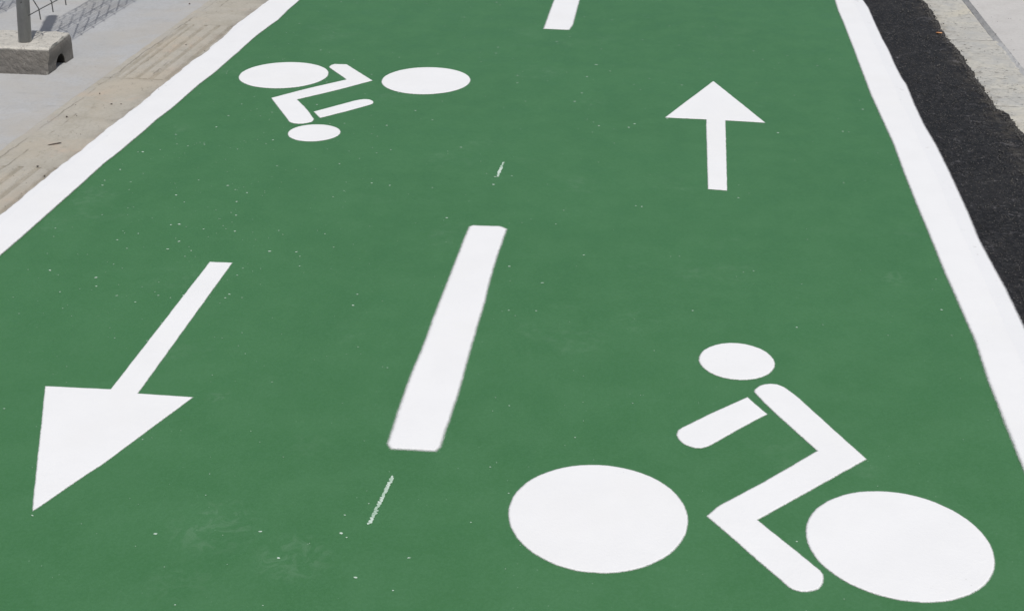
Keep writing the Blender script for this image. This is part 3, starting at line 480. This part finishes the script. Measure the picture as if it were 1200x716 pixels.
cyclist((.2, 2.4), 'large upright white cyclist symbol in the foreground, right side of lane',
        [('wheel', WHEEL_A, None), ('wheel', WHEEL_B, None), ('rider_head', HEAD_A, None), ('rider_arm', ARM_A, None), ('rider_body', BODY_A, None)])
cyclist((-1.3, 4.95), 'upside-down white cyclist symbol farther off beside the left edge line',
        [('wheel', WHEEL_C, None), ('wheel', WHEEL_D, None), ('rider_head', HEAD_B, None), ('rider_arm', ARM_B, None), ('rider_body', BODY_B, None)])
# patchy setting-out strokes: broken dabs of white
def stroke(P, label, n, seed):
    rnd = random.Random(seed); xs = [p[0] for p in P]; ys = [p[1] for p in P]
    top = max(P, key=lambda p: p[1]); bot = min(P, key=lambda p: p[1])
    vs = []; fs = []; ox, oy = bot
    wd = .0032 if n > 100 else .0026
    for k in range(n):
        u = k/(n-1); cx = bot[0]+(top[0]-bot[0])*u+rnd.uniform(-wd, wd); cy = bot[1]+(top[1]-bot[1])*u
        r = rnd.uniform(.0010, .0032) if n > 100 else (.0012+.0045*(1-abs(u-.35)))*.8; b = len(vs); m = 7
        for j in range(m):
            a = 6.283*j/m; rr = r*rnd.uniform(.6, 1.3); vs.append((cx-ox+rr*math.cos(a), cy-oy+rr*math.sin(a)*1.3, .0048+.00001*k))
        fs.append(tuple(range(b, b+m)))
    o = link('paint_stroke', mesh('paint_stroke', vs, fs), M['speck']); o.location = (ox, oy, 0)
    return tag(o, label, 'paint mark', 'thin setting-out strokes on the centre line')
stroke(STROKE_A, 'thin patchy white chalk-like stroke just below the long centre dash', 150, 1)
stroke(STROKE_B, 'tiny white stroke on centre line above the long centre dash', 60, 2)

# white paint drops scattered over the green
rnd = random.Random(21); vs = []; fs = []
def drop(x, y, r, st=1.):
    b = len(vs); m = rnd.choice((5, 6, 7)); a0 = rnd.uniform(0, 6.28); ca = rnd.uniform(-.5, .5)
    for j in range(m):
        a = a0+6.283*j/m; rr = r*rnd.uniform(.55, 1.3); u, v = rr*math.cos(a)*st, rr*math.sin(a)
        vs.append((x+u*math.cos(ca)-v*math.sin(ca), y+u*math.sin(ca)+v*math.cos(ca), .0050))
    fs.append(tuple(range(b, b+m)))
for i, (x, y) in enumerate(SPOTS): drop(x, y, rnd.uniform(.0016, .0032) + (.0015 if y > 4 else 0), rnd.uniform(1, 2.2))
for i in range(860):
    if i < 210: x = rnd.gauss(-1.5, .26); y = rnd.gauss(3.7, .9)
    elif i < 500: x = rnd.uniform(-1.9, -.1); y = rnd.uniform(1.8, 7)
    else: x = rnd.uniform(-1.9, .8); y = rnd.uniform(1.6, 7)
    if not -1.92 < x < .8: continue
    drop(x, y, rnd.choice((.0009, .0010, .0012, .0014, .0017, .0021, .0030) if y > 3 else (.0007, .0008, .001, .0014)), rnd.uniform(1, 1.8))
tag(link('paint_drops', mesh('paint_drops', vs, fs), M['speck']), 'tiny white paint drops spattered over the green lane surface', 'paint spatter', kind='stuff')

# ================================================================ LOOSE THINGS
def pebbles(name, spots, mat):
    rnd = random.Random(len(spots)); vs = []; fs = []
    for x, y, z, r in spots:
        b = len(vs); q = [(1, 0, 0), (0, 1, 0), (-1, 0, 0), (0, -1, 0), (0, 0, 1), (0, 0, -1)]
        a = rnd.uniform(0, 6.28)
        for v in q:
            s = r*rnd.uniform(.6, 1.3); vs.append((x+s*(v[0]*math.cos(a)-v[1]*math.sin(a)), y+s*(v[0]*math.sin(a)+v[1]*math.cos(a)), z+s*v[2]*.7))
        for f in ((0, 1, 4), (1, 2, 4), (2, 3, 4), (3, 0, 4), (1, 0, 5), (2, 1, 5), (3, 2, 5), (0, 3, 5)): fs.append(tuple(b+i for i in f))
    return link(name, mesh(name, vs, fs), mat)
kex = {}
for p in ked: kex[int(p[1]*50)] = p[0]
for k_ in range(0, 450): kex.setdefault(k_, kex.get(k_-1, 1.3))
sp = []
for i in range(5200):
    y = rnd.uniform(3.4, 8.2); base = min(ked, key=lambda p: abs(p[1]-y))[0] if i % 4 == 0 else base
    if i % 4: y = ylast + rnd.uniform(-.02, .02)
    else: ylast = y
    d = rnd.gauss(-.014, .010)
    if rnd.random() < .3: d = rnd.uniform(-.16, .01)
    if rnd.random() < .02: d = abs(rnd.gauss(0, .02))
    sp.append((base+d, y, .011 if d < -.002 else .001, rnd.choice((.0014, .002, .0026, .0034, .0045))))
for i in range(9000):
    y = rnd.uniform(2.9, 7.4); lim = kex[int(y*50)]-.006; sp.append((rnd.uniform(.985, lim), y, .0075, rnd.choice((.0012, .0016, .002, .0026))))
tag(pebbles('asphalt_crumbs', sp, M['grit']), 'loose black asphalt crumbs along the broken edge of the black strip', 'gravel', kind='stuff')
sp = []
for (x, y) in GRIT: sp.append((x, y, .006, rnd.uniform(.0035, .006)))
for i in range(70): sp.append((rnd.uniform(-2.38, -2.1), rnd.uniform(3.4, 6.6), .005, rnd.uniform(.001, .0022)))
for i in range(60): sp.append((rnd.uniform(-3.3, -2.4), rnd.uniform(4.2, 6.6), .003, rnd.uniform(.0008, .002)))
for i in range(60): sp.append((rnd.uniform(1.33, 1.8), rnd.uniform(4.8, 6.9), .001, rnd.uniform(.001, .0025)))
tag(pebbles('grit', sp, M['dirt']), 'dark grit and dirt specks lying on the beige tiles and pavements', 'grit', kind='stuff')
def sliver(name, x, y, z, rz, L, w, h, mat, label, cat):
    prof = [(-.5, .25), (-.3, .9), (.05, 1), (.35, .8), (.5, .3)]; vs = []; fs = []
    for i, (u, s) in enumerate(prof):
        for a in range(6):
            t = 6.283*a/6; vs.append((u*L, w/2*s*math.cos(t)+.15*w*nz(i, 0, 0, .7), h/2*s*math.sin(t)+h/2+.3*h*math.sin(u*3)))
        if i:
            for a in range(6): fs.append(((i-1)*6+a, (i-1)*6+(a+1) % 6, i*6+(a+1) % 6, i*6+a))
    fs += [tuple(range(6))[::-1], tuple(range(24, 30))]
    o = link(name, mesh(name, vs, fs, True), mat); o.location = (x, y, z); o.rotation_euler = (0, 0, rz)
    return tag(o, label, cat)
sliver('orange_scrap', SCRAP[0][0], SCRAP[0][1], .011, -.75, .034, .011, .007, M['orange'], 'small orange splinter lying on black asphalt edge beside the kerb', 'litter')
sliver('twig', TWIG[0][0], TWIG[0][1], .004, .55, .05, .006, .005, M['dirt'], 'short dark twig lying on the flat beige tile left of the edge line', 'litter')

# ================================================================ FENCE
def tube(name, pts, r, sides=8, cap=True):
    vs = []; fs = []; pts = [Vector(p) for p in pts]
    for i, p in enumerate(pts):
        d = (pts[min(i+1, len(pts)-1)]-pts[max(i-1, 0)]).normalized()
        u = d.cross(Vector((0, 1, 0)) if abs(d.y) < .8 else Vector((1, 0, 0))).normalized(); v = d.cross(u)
        for a in range(sides):
            t = 6.28318*a/sides; vs.append(p+(u*math.cos(t)+v*math.sin(t))*r)
        if i:
            for a in range(sides): fs.append(((i-1)*sides+a, (i-1)*sides+(a+1) % sides, i*sides+(a+1) % sides, i*sides+a))
    if cap: fs += [tuple(range(sides))[::-1], tuple(range(len(vs)-sides, len(vs)))]
    return mesh(name, vs, fs, sides > 6)
H = 1.6; LEAN = .12; MX = .046
def bendx(z):
    for zc in (.30, .85, 1.40):
        if abs(z-zc) < .05: return -.032*(1-abs(z-zc)/.05)
    return 0
VZ = [.212, .258, .30, .35, .5, .65, .80, .85, .90, 1.1, 1.25, 1.35, 1.40, 1.45, H-.02]
vwires = []
for q in range(4):
    v_ = tube('wire', [(MX+bendx(z)+.004*nz(z, q*3.3, 0, 3), .008*nz(z, q*5.1, 2, 2.5)*min(1, z), z) for z in VZ], .0029, 6); v_.materials.append(M['wire']); vwires.append(v_)
def fence(x, y0, L, label):
    e = empty('fence_panel', (x, y0, 0)); e.rotation_euler = (0, LEAN, 0); tag(e, label, 'fence', 'wire mesh fence panels on the pavement')
    pm = tube('post', [(0, 0, .06), (0, 0, H)], .0272, 24); pm.materials.append(M['zinc'])
    cm = tube('post_cap', [(0, 0, H), (0, 0, H+.006), (0, 0, H+.012)], .0288, 24); cm.materials.append(M['zinc'])
    for yy in (0, L):
        link('post', pm, None, e, (0, yy, 0)); link('post_cap', cm, None, e, (0, yy, 0))
    ys = [.055] + [.055+.128*i for i in range(1, int((L-.1)/.128))]
    for q, yy in enumerate(ys): link('wire', vwires[q % 4], None, e, (0, yy, 0))
    hws = []
    for q in range(3):
        hw = tube('wire', [(MX+.005*nz(t_*3, q*4.4, 0, 1), -.035+(L+.035)*t_/24, .007*nz(t_*.9, q*7.7, 3, 1)) for t_ in range(25)], .0023, 6); hw.materials.append(M['wire']); hws.append(hw)
    zs = [.252, .30, .35] + [.43+.075*i for i in range(5)] + [.80, .85, .90] + [.98+.075*i for i in range(5)] + [1.35, 1.40, 1.45, H-.03]
    for q, zz in enumerate(zs): link('wire', hws[q % 3], None, e, (bendx(zz)-.005, 0, zz))
    # clamps that hold the mesh on the posts
    cl = tube('clamp', [(0, 0, 0), (0, 0, .035)], .031, 20); cl.materials.append(M['zinc'])
    for yy in (0, L):
        for zz in (.85, 1.40): link('clamp', cl, None, e, (0, yy, zz))
    return e
PX, PY = -2.766, 5.10
fence(PX, PY, 2.9, 'grey steel fence post with wire mesh panel standing in concrete block')
fence(-3.335, 4.2, 2.9, 'second wire mesh panel farther left whose shadow reaches the top left corner')

def foot(x, y, x1, label, seed, W_=.27, Hb=.122, Lb=.6):
    """cast concrete fence foot: long block with an arched slot running through its underside and a collar hole for the post"""
    o_x, o_y = x, y
    yc = W_/2
    # cross-section in y-z, anticlockwise, slot in the underside
    sec = [(0, 0), (yc-.052, 0)]
    for k in range(9):
        a = math.pi-math.pi*k/8; sec.append((yc+.050*math.cos(a), .016+.042*math.sin(a)))
    sec += [(yc+.052, 0), (W_, 0), (W_, Hb-.008), (W_-.008, Hb), (.008, Hb), (0, Hb-.008)]
    def dens(P, st):
        out = []
        for i in range(len(P)):
            a, b = P[i], P[(i+1) % len(P)]; k = max(1, round(math.dist(a, b)/st))
            out += [(a[0]+(b[0]-a[0])*j/k, a[1]+(b[1]-a[1])*j/k) for j in range(k)]
        return out
    sec = dens(sec, .007); n = len(sec); nx = 90; vs = []; fs = []
    for i in range(nx+1):
        u = i/nx; X = x1-Lb+Lb*u
        ch = max(0, (u-.955)/.045)                     # rounded, chipped end
        for (yy, z) in sec:
            s = 1-.05*ch*ch
            X2 = X+(.026*(z/Hb))*(max(0, u-.8)/.2)*max(0, 1-yy/W_*1.15)
            p = Vector((X2, (yy-yc)*s+yc, z))
            pit = nz(X2*1.1, yy+seed, z, 70); k = .0025*nz(X2+seed, yy, z, 14)-(.0008*max(0, pit-.25)*4)+.0025*nz(X2+seed, yy, z, 45)+.0012*nz(X2, yy, z+seed, 110)
            er = 0
            if z > Hb-.02 and (yy < .02 or yy > W_-.02 or u > .97): er = -.010*max(0, nz(X2+3, yy, seed, 16))-.004*max(0, nz(X2, yy, seed, 60))
            d = Vector((0, (yy-yc)/yc, (z-Hb/2)/Hb*1.5)); p += d*k; p.z += er
            if u > .97: p.x += .006*nz(seed, yy, z, 22)+er
            p.z = max(p.z, .0025)
            vs.append((p.x-x, p.y, p.z))
        if i:
            for j in range(n): fs.append(((i-1)*n+j, i*n+j, i*n+(j+1) % n, (i-1)*n+(j+1) % n))
    for base, fl in ((0, True), (nx*n, False)):
        P3 = [Vector((v[1], v[2], 0)) for v in [vs[base+j] for j in range(n)]]
        for t in tessellate_polygon([P3]):
            a, b, c = (P3[i] for i in t); s = (b.x-a.x)*(c.y-a.y)-(b.y-a.y)*(c.x-a.x)
            if abs(s) < 1e-12: continue
            t = tuple(t) if (s > 0) != fl else (t[0], t[2], t[1]); fs.append(tuple(base+i for i in t))
    me = mesh('concrete_foot', vs, fs); at = me.attributes.new('slot_shade', 'FLOAT', 'POINT')
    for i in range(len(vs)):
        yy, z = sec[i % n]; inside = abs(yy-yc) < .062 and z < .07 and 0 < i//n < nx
        at.data[i].value = 1.0 if inside else 0.0  # marks the slot walls that get the painted shade
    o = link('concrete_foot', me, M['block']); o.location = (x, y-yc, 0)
    return tag(o, label, 'concrete block', 'concrete feet under the fence posts')
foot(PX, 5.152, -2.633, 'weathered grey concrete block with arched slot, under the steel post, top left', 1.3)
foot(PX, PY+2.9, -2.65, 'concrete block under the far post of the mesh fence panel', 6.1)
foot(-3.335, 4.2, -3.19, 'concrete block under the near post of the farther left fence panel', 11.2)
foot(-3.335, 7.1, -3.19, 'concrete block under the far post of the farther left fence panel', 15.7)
